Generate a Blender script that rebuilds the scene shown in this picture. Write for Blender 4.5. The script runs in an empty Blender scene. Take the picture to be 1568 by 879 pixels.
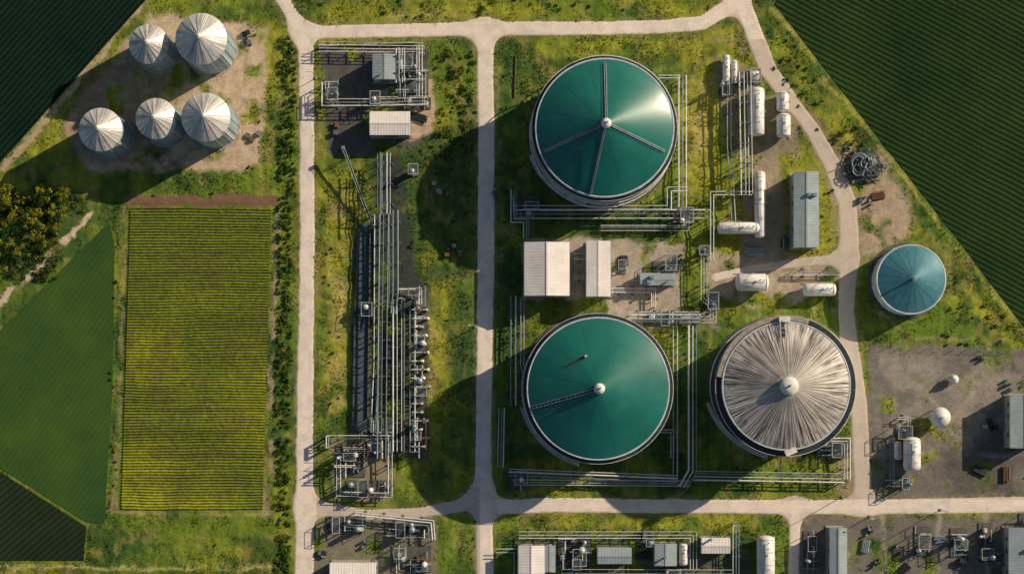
import bpy, math, random
import numpy as np
S=0.15; H=400.0; NX,NY=784.0,600.0
def W(px,py): return ((px-784)*S,(439-py)*S)
def G(px,py,h):
    k=1-h/H
    return W(NX+(px-NX)*k, NY+(py-NY)*k)
scene=bpy.context.scene
# ------------------------------------------------------------ noise
_rng=np.random.RandomState(7); _T=_rng.rand(256,256)
def vnoise(x,y,s=0):
    x=np.asarray(x,float)+s*17.3; y=np.asarray(y,float)+s*9.7
    xi=np.floor(x).astype(int); yi=np.floor(y).astype(int)
    fx=x-xi; fy=y-yi; fx=fx*fx*(3-2*fx); fy=fy*fy*(3-2*fy)
    a=_T[xi&255,yi&255]; b=_T[(xi+1)&255,yi&255]; c=_T[xi&255,(yi+1)&255]; d=_T[(xi+1)&255,(yi+1)&255]
    return (a*(1-fx)+b*fx)*(1-fy)+(c*(1-fx)+d*fx)*fy
def fbm(x,y,s=0,o=4):
    r=0;a=.5;t=0
    for i in range(o):
        r=r+a*vnoise(x*2**i,y*2**i,s+i*3); t+=a; a*=.5
    return r/t
# ------------------------------------------------------------ materials
def newmat(name):
    m=bpy.data.materials.new(name); m.use_nodes=True
    nt=m.node_tree; b=nt.nodes['Principled BSDF']
    return m,nt,b
def mat(name,col,rough=.6,metal=0,var=.25,scale=1.5,bump=.0,dirt=None,dirtamt=.0,spec=.4):
    m,nt,b=newmat(name); N=nt.nodes; L=nt.links
    tc=N.new('ShaderNodeTexCoord')
    n=N.new('ShaderNodeTexNoise'); n.inputs['Scale'].default_value=scale; n.inputs['Detail'].default_value=6; n.inputs['Roughness'].default_value=.65
    L.new(tc.outputs['Object'],n.inputs['Vector'])
    r=N.new('ShaderNodeMapRange'); r.inputs[1].default_value=.3; r.inputs[2].default_value=.7; r.inputs[3].default_value=1-var; r.inputs[4].default_value=1+var*.5
    L.new(n.outputs['Fac'],r.inputs[0])
    mx=N.new('ShaderNodeMix'); mx.data_type='RGBA'; mx.blend_type='MULTIPLY'; mx.inputs['Factor'].default_value=1
    mx.inputs['A'].default_value=(*col,1); L.new(r.outputs[0],mx.inputs['B'])
    out=mx.outputs['Result']
    if dirt:
        n2=N.new('ShaderNodeTexNoise'); n2.inputs['Scale'].default_value=scale*.37; n2.inputs['Detail'].default_value=8; n2.inputs['Roughness'].default_value=.7
        L.new(tc.outputs['Object'],n2.inputs['Vector'])
        r2=N.new('ShaderNodeMapRange'); r2.inputs[1].default_value=.45; r2.inputs[2].default_value=.7; r2.inputs[3].default_value=0; r2.inputs[4].default_value=dirtamt
        L.new(n2.outputs['Fac'],r2.inputs[0])
        m2=N.new('ShaderNodeMix'); m2.data_type='RGBA'; L.new(r2.outputs[0],m2.inputs['Factor']); L.new(out,m2.inputs['A']); m2.inputs['B'].default_value=(*dirt,1)
        out=m2.outputs['Result']
    L.new(out,b.inputs['Base Color'])
    b.inputs['Roughness'].default_value=rough; b.inputs['Metallic'].default_value=metal
    b.inputs['Specular IOR Level'].default_value=spec
    if bump>0:
        bp=N.new('ShaderNodeBump'); bp.inputs['Strength'].default_value=bump; bp.inputs['Distance'].default_value=.1
        L.new(n.outputs['Fac'],bp.inputs['Height']); L.new(bp.outputs[0],b.inputs['Normal'])
    return m
def attrmat(name,lo=.7,hi=1.3,scales=(4,.6),bump=.5,rough=.95,bd=.15):
    m,nt,b=newmat(name); N=nt.nodes; L=nt.links
    a=N.new('ShaderNodeAttribute'); a.attribute_name='Col'
    tc=N.new('ShaderNodeTexCoord'); out=a.outputs['Color']
    ns=[]
    for s in scales:
        n=N.new('ShaderNodeTexNoise'); n.inputs['Scale'].default_value=s; n.inputs['Detail'].default_value=6; n.inputs['Roughness'].default_value=.7
        L.new(tc.outputs['Object'],n.inputs['Vector'])
        r=N.new('ShaderNodeMapRange'); r.inputs[1].default_value=.3; r.inputs[2].default_value=.7; r.inputs[3].default_value=lo; r.inputs[4].default_value=hi
        L.new(n.outputs['Fac'],r.inputs[0])
        mx=N.new('ShaderNodeMix'); mx.data_type='RGBA'; mx.blend_type='MULTIPLY'; mx.inputs['Factor'].default_value=1
        L.new(out,mx.inputs['A']); L.new(r.outputs[0],mx.inputs['B']); out=mx.outputs['Result']; ns.append(n)
    L.new(out,b.inputs['Base Color']); b.inputs['Roughness'].default_value=rough; b.inputs['Specular IOR Level'].default_value=.15
    if bump>0:
        bp=N.new('ShaderNodeBump'); bp.inputs['Strength'].default_value=bump; bp.inputs['Distance'].default_value=bd
        L.new(ns[0].outputs['Fac'],bp.inputs['Height']); L.new(bp.outputs[0],b.inputs['Normal'])
    return m
def fieldmat(name,colA,colB,ang,period,bump=.6,lo=.6,hi=1.3,ns=.06):
    m,nt,b=newmat(name); N=nt.nodes; L=nt.links
    tc=N.new('ShaderNodeTexCoord'); mp=N.new('ShaderNodeMapping'); mp.inputs['Rotation'].default_value=(0,0,ang)
    L.new(tc.outputs['Object'],mp.inputs['Vector'])
    w=N.new('ShaderNodeTexWave'); w.wave_type='BANDS'; w.bands_direction='Y'; w.inputs['Scale'].default_value=math.pi*2/period/20
    w.inputs['Distortion'].default_value=2.2; w.inputs['Detail'].default_value=4; w.inputs['Detail Scale'].default_value=.25
    L.new(mp.outputs[0],w.inputs['Vector'])
    n=N.new('ShaderNodeTexNoise'); n.inputs['Scale'].default_value=ns; n.inputs['Detail'].default_value=8; n.inputs['Roughness'].default_value=.7
    L.new(tc.outputs['Object'],n.inputs['Vector'])
    n3=N.new('ShaderNodeTexNoise'); n3.inputs['Scale'].default_value=2.2; n3.inputs['Detail'].default_value=6; n3.inputs['Roughness'].default_value=.7
    L.new(tc.outputs['Object'],n3.inputs['Vector'])
    add=N.new('ShaderNodeMath'); add.operation='MULTIPLY'; L.new(w.outputs['Fac'],add.inputs[0]); L.new(n3.outputs['Fac'],add.inputs[1])
    r=N.new('ShaderNodeMapRange'); r.inputs[1].default_value=.3; r.inputs[2].default_value=.75; L.new(n.outputs['Fac'],r.inputs[0])
    mx=N.new('ShaderNodeMix'); mx.data_type='RGBA'; mx.inputs['A'].default_value=(*colA,1); mx.inputs['B'].default_value=(*colB,1); L.new(r.outputs[0],mx.inputs['Factor'])
    r2=N.new('ShaderNodeMapRange'); r2.inputs[1].default_value=0; r2.inputs[2].default_value=.6; r2.inputs[3].default_value=lo; r2.inputs[4].default_value=hi; L.new(add.outputs[0],r2.inputs[0])
    m2=N.new('ShaderNodeMix'); m2.data_type='RGBA'; m2.blend_type='MULTIPLY'; m2.inputs['Factor'].default_value=1
    L.new(mx.outputs['Result'],m2.inputs['A']); L.new(r2.outputs[0],m2.inputs['B']); L.new(m2.outputs['Result'],b.inputs['Base Color'])
    bp=N.new('ShaderNodeBump'); bp.inputs['Strength'].default_value=bump; bp.inputs['Distance'].default_value=.15
    L.new(add.outputs[0],bp.inputs['Height']); L.new(bp.outputs[0],b.inputs['Normal'])
    b.inputs['Roughness'].default_value=1; b.inputs['Specular IOR Level'].default_value=.1
    return m
def radialmat(name,colA,colB,k=14,rough=.45,metal=.3,lo=.4,hi=.62,blot=0):
    m,nt,b=newmat(name); N=nt.nodes; L=nt.links
    tc=N.new('ShaderNodeTexCoord'); sp=N.new('ShaderNodeSeparateXYZ'); L.new(tc.outputs['Object'],sp.inputs[0])
    at=N.new('ShaderNodeMath'); at.operation='ARCTAN2'; L.new(sp.outputs[1],at.inputs[0]); L.new(sp.outputs[0],at.inputs[1])
    ml=N.new('ShaderNodeMath'); ml.operation='MULTIPLY'; ml.inputs[1].default_value=k; L.new(at.outputs[0],ml.inputs[0])
    ln=N.new('ShaderNodeVectorMath'); ln.operation='LENGTH'; L.new(tc.outputs['Object'],ln.inputs[0])
    m3=N.new('ShaderNodeMath'); m3.operation='MULTIPLY'; m3.inputs[1].default_value=.38; L.new(ln.outputs['Value'],m3.inputs[0])
    cb=N.new('ShaderNodeCombineXYZ'); L.new(ml.outputs[0],cb.inputs[0]); L.new(m3.outputs[0],cb.inputs[1])
    n=N.new('ShaderNodeTexNoise'); n.inputs['Scale'].default_value=1; n.inputs['Detail'].default_value=7; n.inputs['Roughness'].default_value=.75; L.new(cb.outputs[0],n.inputs['Vector'])
    r=N.new('ShaderNodeMapRange'); r.inputs[1].default_value=lo; r.inputs[2].default_value=hi; L.new(n.outputs['Fac'],r.inputs[0])
    mx=N.new('ShaderNodeMix'); mx.data_type='RGBA'; mx.inputs['A'].default_value=(*colA,1); mx.inputs['B'].default_value=(*colB,1); L.new(r.outputs[0],mx.inputs['Factor'])
    out=mx.outputs['Result']
    if blot:
        n2=N.new('ShaderNodeTexNoise'); n2.inputs['Scale'].default_value=.16; n2.inputs['Detail'].default_value=8; L.new(tc.outputs['Object'],n2.inputs['Vector'])
        r2=N.new('ShaderNodeMapRange'); r2.inputs[1].default_value=.35; r2.inputs[2].default_value=.65; r2.inputs[3].default_value=1-blot; r2.inputs[4].default_value=1.1; L.new(n2.outputs['Fac'],r2.inputs[0])
        m2=N.new('ShaderNodeMix'); m2.data_type='RGBA'; m2.blend_type='MULTIPLY'; m2.inputs['Factor'].default_value=1; L.new(out,m2.inputs['A']); L.new(r2.outputs[0],m2.inputs['B']); out=m2.outputs['Result']
    L.new(out,b.inputs['Base Color']); b.inputs['Roughness'].default_value=rough; b.inputs['Metallic'].default_value=metal
    return m
M={}
M['white']=mat('white_painted_steel',(.84,.81,.76),.45,0,.2,1.2,dirt=(.35,.27,.2),dirtamt=.5)
M['pipe']=mat('pipe_steel',(.74,.78,.77),.4,.1,.3,.8,dirt=(.3,.22,.16),dirtamt=.5)
M['pipe2']=mat('pipe_galvanised',(.33,.42,.45),.4,.4,.3,.8)
M['rust']=mat('rusted_steel',(.2,.11,.06),.8,.1,.4,2)
M['dark']=mat('dark_steel',(.05,.06,.065),.5,.3,.3,1)
M['frame']=mat('structural_steel',(.16,.21,.22),.5,.3,.3,1)
M['conc']=mat('concrete',(.46,.40,.34),.9,0,.35,.9,.3,dirt=(.2,.16,.12),dirtamt=.6)
M['concd']=mat('stained_concrete',(.085,.095,.09),.9,0,.4,.9,.3,dirt=(.25,.2,.14),dirtamt=.7)
M['wall']=mat('corrugated_wall',(.45,.47,.47),.5,.1,.2,.7,dirt=(.25,.2,.16),dirtamt=.4)
M['tankwall']=mat('tank_wall_steel',(.66,.74,.76),.42,.1,.3,.5,dirt=(.25,.25,.22),dirtamt=.5)
M['roofw']=mat('white_sheet_roof',(.93,.87,.81),.5,0,.1,.4,dirt=(.6,.5,.42),dirtamt=.5)
M['roofg']=mat('grey_sheet_roof',(.42,.49,.50),.5,.1,.18,.5,dirt=(.3,.28,.25),dirtamt=.5)
M['door']=mat('door_paint',(.08,.16,.2),.5)
M['glass']=mat('window_glass',(.03,.05,.06),.1,0,.05,spec=.8)
M['teal']=mat('teal_membrane',(.010,.150,.120),.27,0,.3,.12,.03,dirt=(.04,.21,.165),dirtamt=.65,spec=.7)
M['seam']=mat('membrane_seam',(.010,.135,.108),.4,0,.2,.3)
M['teal2']=mat('teal_blue_sheet',(.065,.23,.28),.35,.1,.25,.4,dirt=(.16,.30,.31),dirtamt=.6)
M['streak']=radialmat('weathered_radial_roof',(.065,.058,.052),(.88,.79,.69),k=32,lo=.41,hi=.56,blot=.42,rough=.33,metal=.15)
M['silo']=radialmat('silo_roof_steel',(.32,.31,.30),(.88,.83,.76),k=7,rough=.38,metal=.15,lo=.36,hi=.6,blot=.25)
M['silow']=mat('corrugated_silo_steel',(.40,.52,.57),.35,.3,.25,.8)
M['bark']=mat('bark',(.08,.055,.035),.9,0,.3,3,.4)
M['ground']=attrmat('ground_soil_and_grass',.74,1.28,(2.6,.45),.55,bd=.2)
M['road']=attrmat('dirt_road',.88,1.10,(2.5,.35),.2,bd=.05)
M['leaf']=attrmat('foliage',.8,1.2,(1.0,),0)
# ------------------------------------------------------------ mesh builder
class MB:
    def __init__(s): s.v=[];s.f=[];s.m=[];s.s=[];s.mats=[]
    def mi(s,k):
        if k not in s.mats: s.mats.append(k)
        return s.mats.index(k)
    def add(s,vs,fs,k,sm=False):
        o=len(s.v); s.v+=vs; i=s.mi(k)
        for f in fs: s.f.append([a+o for a in f]); s.m.append(i); s.s.append(sm)
    def box(s,cx,cy,cz,sx,sy,sz,k,rot=0):
        c,n=math.cos(rot),math.sin(rot); vs=[]
        for dz in(-.5,.5):
            for dx,dy in((-.5,-.5),(.5,-.5),(.5,.5),(-.5,.5)):
                x=dx*sx;y=dy*sy; vs.append((cx+x*c-y*n,cy+x*n+y*c,cz+dz*sz))
        s.add(vs,[(3,2,1,0),(4,5,6,7),(0,1,5,4),(1,2,6,5),(2,3,7,6),(3,0,4,7)],k)
    def beam(s,p,q,w,h,k):
        p=np.array(p,float);q=np.array(q,float);d=q-p;l=np.linalg.norm(d)
        if l<1e-6:return
        d/=l; u=np.cross(d,(0,0,1.)); 
        if np.linalg.norm(u)<1e-3:u=np.array((1.,0,0))
        u/=np.linalg.norm(u); v=np.cross(u,d); vs=[]
        for e in(p,q):
            for a,b in((-1,-1),(1,-1),(1,1),(-1,1)): vs.append(tuple(e+u*a*w/2+v*b*h/2))
        s.add(vs,[(3,2,1,0),(4,5,6,7),(0,1,5,4),(1,2,6,5),(2,3,7,6),(3,0,4,7)],k)
    def cyl(s,p,q,r,k,r2=None,seg=10,caps=True):
        if r2 is None:r2=r
        p=np.array(p,float);q=np.array(q,float);d=q-p;l=np.linalg.norm(d)
        if l<1e-6:return
        d/=l; a=np.array((0,0,1.)) if abs(d[2])<.9 else np.array((1.,0,0))
        u=np.cross(d,a);u/=np.linalg.norm(u);v=np.cross(d,u);vs=[]
        for e,rr in((p,r),(q,r2)):
            for i in range(seg):
                t=2*math.pi*i/seg; vs.append(tuple(e+(u*math.cos(t)+v*math.sin(t))*rr))
        s.add(vs,[(i,(i+1)%seg,seg+(i+1)%seg,seg+i) for i in range(seg)],k,True)
        if caps: s.add(vs,[tuple(range(seg))[::-1],tuple(range(seg,2*seg))],k)
    def pipe(s,pts,r,k,seg=8,flange=0):
        for i in range(len(pts)-1):
            p=np.array(pts[i],float);q=np.array(pts[i+1],float);d=q-p;l=np.linalg.norm(d)
            if l<1e-6: continue
            d/=l; s.cyl(p-d*r*.8,q+d*r*.8,r,k,seg=seg)
            if flange:
                n=int(l/flange)
                for j in range(1,n+1):
                    c=p+d*(j*flange-.5*flange); s.cyl(c-d*.06,c+d*.06,r*1.45,k,seg=seg)
    def lathe(s,c,prof,k,seg=48,axis='z',smooth=True,mod=0,closed=False):
        vs=[]
        for r,t in prof:
            for i in range(seg):
                a=2*math.pi*i/seg; z=t+(mod if i%2 else 0)
                x,y=r*math.cos(a),r*math.sin(a)
                if axis=='z':vs.append((c[0]+x,c[1]+y,c[2]+z))
                elif axis=='x':vs.append((c[0]+t,c[1]+x,c[2]+y))
                else:vs.append((c[0]+x,c[1]+t,c[2]+y))
        fs=[]
        for j in range(len(prof)-1):
            for i in range(seg):
                i2=(i+1)%seg; fs.append((j*seg+i,j*seg+i2,(j+1)*seg+i2,(j+1)*seg+i))
        s.add(vs,fs,k,smooth)
    def build(s,name,loc=(0,0,0),parent=None):
        me=bpy.data.meshes.new(name); lx,ly,lz=loc
        me.from_pydata([(a-lx,b-ly,c-lz) for a,b,c in s.v],[],s.f)
        for k in s.mats: me.materials.append(M[k])
        me.polygons.foreach_set('material_index',s.m); me.polygons.foreach_set('use_smooth',s.s)
        me.update(); ob=bpy.data.objects.new(name,me); scene.collection.objects.link(ob)
        if parent: ob.parent=parent
        else: ob.location=loc
        return ob
def empty(name,loc):
    e=bpy.data.objects.new(name,None); e.location=loc; e.empty_display_size=1; scene.collection.objects.link(e); return e
def npmesh(name,V,F,mats,col=None,smooth=False):
    me=bpy.data.meshes.new(name); n=F.shape[1]
    me.vertices.add(len(V)); me.vertices.foreach_set('co',V.astype(np.float32).ravel())
    me.loops.add(F.size); me.loops.foreach_set('vertex_index',F.astype(np.int32).ravel())
    me.polygons.add(len(F)); me.polygons.foreach_set('loop_start',np.arange(0,F.size,n,dtype=np.int32))
    me.polygons.foreach_set('loop_total',np.full(len(F),n,dtype=np.int32))
    me.polygons.foreach_set('use_smooth',np.full(len(F),smooth))
    if col is not None:
        a=me.color_attributes.new('Col','FLOAT_COLOR','POINT')
        c=np.ones((len(V),4),np.float32); c[:,:3]=col; a.data.foreach_set('color',c.ravel())
    for m in mats: me.materials.append(m)
    me.update(calc_edges=True); me.validate()
    ob=bpy.data.objects.new(name,me); scene.collection.objects.link(ob); return ob
# ------------------------------------------------------------ ground grid
st=.28
def axis(lim):
    a=list(np.arange(-lim,lim+.01,st)); o=[];x=a[-1];d=.5
    while x<3000: x+=d;o.append(x);d*=1.25
    return np.array([-v for v in o[::-1]]+a+o)
ax=axis(124.0); ay=axis(73.0)
X,Y=np.meshgrid(ax,ay,indexing='ij')
PX=X/S+784; PY=439-Y/S
wx=(fbm(X*.25,Y*.25,1)-.5); wy=(fbm(X*.25,Y*.25,2)-.5)
fine=(fbm(X*1.3,Y*1.3,5,3)-.5)
def sdline(A,B,pts):
    d=np.full(A.shape,1e9)
    for (x0,y0,w0),(x1,y1,w1) in zip(pts[:-1],pts[1:]):
        vx,vy=x1-x0,y1-y0; t=np.clip(((A-x0)*vx+(B-y0)*vy)/(vx*vx+vy*vy),0,1)
        d=np.minimum(d,np.hypot(A-x0-t*vx,B-y0-t*vy)-(w0+(w1-w0)*t)/2)
    return d
def sdpoly(A,B,pts):
    d=np.full(A.shape,1e9); ins=np.zeros(A.shape,bool); n=len(pts)
    for i in range(n):
        x0,y0=pts[i];x1,y1=pts[(i+1)%n]; vx,vy=x1-x0,y1-y0
        t=np.clip(((A-x0)*vx+(B-y0)*vy)/(vx*vx+vy*vy),0,1)
        d=np.minimum(d,np.hypot(A-x0-t*vx,B-y0-t*vy))
        if y0!=y1:
            c=((y0>B)!=(y1>B))&(A<(x1-x0)*(B-y0)/(y1-y0)+x0); ins^=c
    return np.where(ins,-d,d)
roads=[
 [(385,-60,14),(425,-12,18),(445,20,20),(462,50,22),(468,80,23),(470,180,22),(470,400,23),(467,600,25),(466,770,27),(466,900,30),(466,1500,30)],
 [(455,48,18),(500,49,19),(620,47,20),(740,44,22),(900,44,20),(1010,42,20),(1075,35,22),(1115,12,24),(1140,-30,26),(1150,-400,26)],
 [(741,48,30),(743,80,25),(745,250,25),(744,420,25),(741,600,24),(740,760,24),(743,900,27),(743,1500,27)],
 [(742,776,22),(850,773,22),(1100,775,21),(1300,776,22),(1580,772,24),(2500,770,24)],
 [(741,752,16),(700,775,18),(640,785,16),(560,788,16),(470,775,24)],
 [(1135,0,22),(1150,40,26),(1175,105,26),(1215,160,22),(1245,200,22),(1275,255,26),(1297,310,28),(1300,360,30),(1298,420,26),(1296,480,24),(1302,540,28),(1315,620,26),(1322,770,26)],
 [(1300,395,14),(1240,400,14),(1150,412,12),(1095,425,12)],
 [(1218,775,16),(1215,900,16),(1215,1300,16)],
]
def smin(a,b,k):
    h=np.clip(.5+.5*(b-a)/k,0,1); return b*(1-h)+a*h-k*h*(1-h)
RW=(PX+wx*2.4+fine*1.6, PY+wy*2.4+fine*1.6)
rd=None; rraw=np.full(X.shape,1e9)
for l in roads:
    d=sdline(RW[0],RW[1],l); rraw=np.minimum(rraw,d); rd=d if rd is None else smin(rd,d,26)
far=np.maximum(np.abs(X)-122,np.abs(Y)-71); 
def lerp(c,m,new): 
    return c*(1-m[...,None])+new*m[...,None]
def C(*a): return np.array(a,float)
grassG=C(.135,.205,.026); grassY=C(.40,.38,.036); grassD=C(.030,.080,.024); grassB=C(.30,.25,.08)
f1=np.clip((fbm(X*.06,Y*.06,11)-.38)*3,0,1); f2=np.clip((fbm(X*.35,Y*.35,12)-.38)*3.5,0,1); f3=fbm(X*.9,Y*.9,13)
col=np.zeros(X.shape+(3,)); col[:]=grassG
col=lerp(col,f1*.35+f2*.3*f1,grassY)
col=lerp(col,np.clip((fbm(X*.13,Y*.13,14)-.47)*4,0,.7),grassD)
col=lerp(col,np.clip((fbm(X*.45,Y*.3,16,5)-.57)*6,0,.5),grassB)
col=col*(.66+.72*fbm(X*1.1,Y*.12,15))[...,None]
grass=np.ones(X.shape)
A=PX+wx*16+fine*7; B=PY+wy*16+fine*7
def paint(pts,c,amt=1,soft=8,noise=0,line=False,g=None,seed=20):
    global col,grass
    d=sdline(A,B,pts) if line else sdpoly(A,B,pts)
    m=np.clip(.5-d/soft,0,1)*amt
    if noise: m=m*np.clip((fbm(X*.22,Y*.22,seed)-.5)*6+.5+ (1-noise),0,1)
    col=lerp(col,m,c)
    if g is not None: grass=grass*(1-m)+g*m
for p in [[(492,265),(535,265),(538,340),(536,640),(495,655),(486,500)],[(640,440),(690,430),(690,600),(640,680),(628,560)],[(1045,75),(1110,75),(1105,290),(1050,300)],[(760,60),(1100,55),(1100,75),(760,85)],[(400,45),(412,45),(404,270),(398,270)],[(1170,20),(1200,80),(1300,200),(1420,360),(1568,530),(1568,560),(1380,400),(1290,250)],[(765,785),(1150,785),(1150,812),(765,812)],[(500,5),(1100,5),(1090,28),(500,32)],[(1130,230),(1260,230),(1285,390),(1100,390)]]:
    paint(p,grassY,.7,26,.7)
for p in [[(510,285),(528,285),(530,620),(505,630)],[(650,470),(672,470),(668,600),(650,620)],[(1062,120),(1090,120),(1085,260),(1060,260)],[(495,20),(730,18),(730,30),(495,32)]]:
    paint(p,C(.50,.40,.14),.65,14,.7,seed=23)
for p in [[(610,200),(725,200),(725,420),(610,440)],[(690,440),(725,440),(725,770),(640,760),(690,640)],[(765,80),(800,80),(800,760),(765,760)],[(1040,490),(1120,490),(1100,740),(1040,740)],[(810,300),(1045,300),(1045,370),(810,370)],[(765,815),(1150,815),(1150,900),(765,900)],[(0,270),(150,300),(60,430),(0,430)]]:
    paint(p,grassD*1.15,.7,25,.3)
for x_ in (650,662,690,712): paint([(x_,250,2),(x_+3,500,2),(x_-4,760,2)],C(.26,.2,.09),.5,4,.6,line=True,seed=27)
for q in [[(500,280,2),(502,640,2)],[(765,90,3),(768,400,3)],[(1060,80,3),(1058,300,3)],[(1075,80,3),(1072,300,3)],[(1330,470,4),(1400,520,4),(1540,520,4)],[(1240,230,4),(1275,300,4),(1270,390,4)]]: paint(q,C(.40,.31,.15),.6,4,.6,line=True,seed=28)
dirtL=C(.58,.43,.29)
paint([(228,20),(412,40),(400,262),(270,258),(130,262),(95,190),(190,70)],dirtL,1,8,.25,g=.05)
for q in [[(240,40,4),(340,130,4),(390,240,4)],[(232,50,4),(330,140,4),(370,250,4)],[(370,50,5),(375,150,5),(300,240,5),(150,250,5)]]: paint(q,C(.34,.25,.16),.6,5,.5,line=True,seed=29)
paint([(130,90),(250,60),(300,120),(200,250),(90,240)],C(.12,.10,.06),.6,30,.4,g=.3)  # silo shade on the pad's left side, painted into the ground colour
paint([(200,299),(425,299),(425,318),(200,318)],C(.22,.13,.075),1,3,g=0)
paint([(488,70),(652,70),(664,205),(612,240),(505,235)],C(.12,.11,.10),1,6,.15,g=.0)
paint([(620,120),(664,120),(664,205),(625,215)],dirtL,.9,6,.2,g=0)
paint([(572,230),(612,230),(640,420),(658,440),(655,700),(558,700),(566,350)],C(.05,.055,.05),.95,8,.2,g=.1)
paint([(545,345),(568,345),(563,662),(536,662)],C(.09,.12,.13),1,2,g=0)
paint([(503,668),(602,668),(602,765),(515,765)],C(.30,.23,.165),.9,5,.3,g=.05)
paint([(800,365),(1045,372),(1042,478),(940,492),(932,458),(800,458)],C(.45,.37,.30),1,5,.15,g=0)
paint([(1085,385),(1290,395),(1290,425),(1200,470),(1125,470),(1085,440)],C(.48,.38,.29),1,8,.2,g=0)
paint([(1140,225),(1188,225),(1205,300),(1200,400),(1135,400)],C(.38,.30,.22),.9,8,.4,g=.1)
paint([(1085,60),(1135,60),(1165,130),(1215,150),(1225,240),(1130,240),(1105,180)],C(.30,.24,.17),.85,10,.6,g=.25)
paint([(1262,225),(1345,225),(1400,330),(1390,372),(1335,405),(1290,400)],C(.46,.35,.25),1,14,.3,g=.05)
paint([(1210,150),(1250,170),(1300,240),(1270,245)],C(.2,.16,.09),.7,12,.7,g=.4)
paint([(1332,524),(1540,535),(1800,545),(1800,765),(1320,765)],C(.20,.18,.155),1,8,.15,g=0)
paint([(1345,540),(1440,545),(1430,620),(1350,700)],C(.36,.31,.26),.75,25,.4,g=0,seed=31)
paint([(1440,560),(1560,560),(1560,640),(1470,690)],C(.36,.30,.25),.7,25,.5,g=0,seed=33)
paint([(1440,690),(1568,650),(1568,760),(1440,760)],C(.09,.08,.075),.6,20,.6,g=0,seed=37)
for q in [[(1330,545,5),(1420,600,5),(1480,690,5),(1560,700,5)],[(1340,700,5),(1420,690,5),(1500,590,5),(1568,575,5)]]: paint(q,C(.42,.35,.28),.6,6,.4,line=True,seed=34)
paint([(1225,790),(1900,790),(1900,1000),(1205,1000)],C(.19,.17,.145),1,8,.2,g=0)
for q in [[(1225,800,9),(1320,870,9),(1330,900,9)],[(1440,785,9),(1436,900,9)],[(1350,785,8),(1355,900,8)],[(1510,785,8),(1515,900,8)]]: paint(q,C(.42,.35,.28),.7,6,.4,line=True,seed=35)
paint([(482,795),(668,795),(672,930),(482,930)],C(.22,.19,.155),.9,8,.3,g=.05)
paint([(790,822),(1148,826),(1150,920),(770,920)],C(.13,.13,.10),.7,8,.6,g=.3)
paint([(960,478),(1095,478),(1095,505),(960,505)],C(.40,.32,.24),.8,8,.4,g=.2)
paint([(1280,680),(1320,680),(1320,755),(1280,755)],C(.38,.29,.2),.7,10,.4,g=.2)
# tracks
paint([(212,5,9),(150,92,9),(80,170,9),(0,268,10),(-200,480,10)],C(.48,.37,.22),1,4,.2,line=True,g=.1)
paint([(147,322,9),(90,378,9),(0,466,11),(-200,660,11)],C(.66,.52,.36),1,3,.1,line=True,g=.0)
paint([(190,318,5),(186,500,5),(176,782,6)],C(.30,.24,.12),.85,4,.4,line=True,g=.3)
paint([(423,318,7),(418,500,7),(410,790,8)],C(.42,.31,.19),.95,4,.3,line=True,g=.2)
paint([(172,784,5),(412,787,5)],C(.34,.29,.12),.8,4,.4,line=True,g=.3)
paint([(-100,866,4),(130,867,4),(412,869,4)],C(.52,.46,.18),.9,4,.3,line=True,g=.3)
paint([(172,800,24),(410,806,24)],C(.15,.22,.02),.7,5,.3,line=True)
paint([(786,85,5),(788,160,5),(1010,84,5)],C(.3,.25,.1),.5,5,.5,line=True)
paint([(1185,15,5),(1320,190,5),(1460,370,5),(1568,515,5),(1900,900,5)],C(.44,.40,.08),.8,6,.4,line=True)
m=np.clip(1-rd/8,0,1)*.6*np.clip(fine*5+.6,0,1); m=np.where(rd>0,m,1)
col=lerp(col,m,C(.36,.28,.15)); grass=grass*(1-m)
gz=(fbm(X*.4,Y*.4,40,4)-.5)*.45*grass+(fbm(X*2.2,Y*2.2,44,2)-.5)*.10*grass+fine*.04
flat=np.clip(rd/14,0,1)
fieldpolys={
 'TR':[(1190,-900),(1188,8),(1325,185),(1465,365),(1568,500),(2600,1800),(2600,-900)],
 'TL':[(-900,-900),(225,-900),(222,2),(0,250),(-900,1250)],
 'L':[(-300,790),(0,506),(168,340),(176,380),(172,600),(160,800),(134,800),(0,716),(-60,716)],
 'LL':[(-700,730),(0,722),(132,806),(128,858),(-700,858)],
 'crop':[(200,319),(415,319),(402,782),(186,778)]}
fd=np.full(X.shape,1e9)
for p in fieldpolys.values(): fd=np.minimum(fd,sdpoly(PX,PY,p))
gz=gz*flat; gz=np.where(fd<6,np.minimum(gz,-.06),gz)*np.clip(1-far/50,0,1)
grass=np.where(fd<1,0,grass)*(far<0)
nx,ny=X.shape
V=np.stack([X,Y,gz],-1).reshape(-1,3)
ii=np.arange(nx*ny).reshape(nx,ny)
F=np.stack([ii[:-1,:-1],ii[1:,:-1],ii[1:,1:],ii[:-1,1:]],-1).reshape(-1,4)
npmesh('ground',V,F,[M['ground']],col.reshape(-1,3),True)
rz=np.clip(-rd*.05,-.25,.06)
rc=np.zeros(X.shape+(3,)); rc[:]=C(.93,.78,.65)
rc=lerp(rc,np.clip((fbm(X*.12,Y*.12,51)-.4)*3,0,.4),C(.80,.71,.64))
rc=lerp(rc,np.clip(1+rraw/3.0,0,1)*.45,C(.62,.51,.38))
rc=lerp(rc,np.clip(1-np.abs(rraw+6)/1.8,0,1)*.4*np.clip(f3*2-.4,0,1),C(.66,.57,.50))
rc=lerp(rc,np.clip((fbm(X*.5,Y*.5,53)-.58)*8,0,.35),C(.60,.53,.46))
rc=lerp(rc,np.clip((PX-1125)/40,0,1)*(PY<765)*(PY>60)*.55,C(.46,.38,.29))
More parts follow.
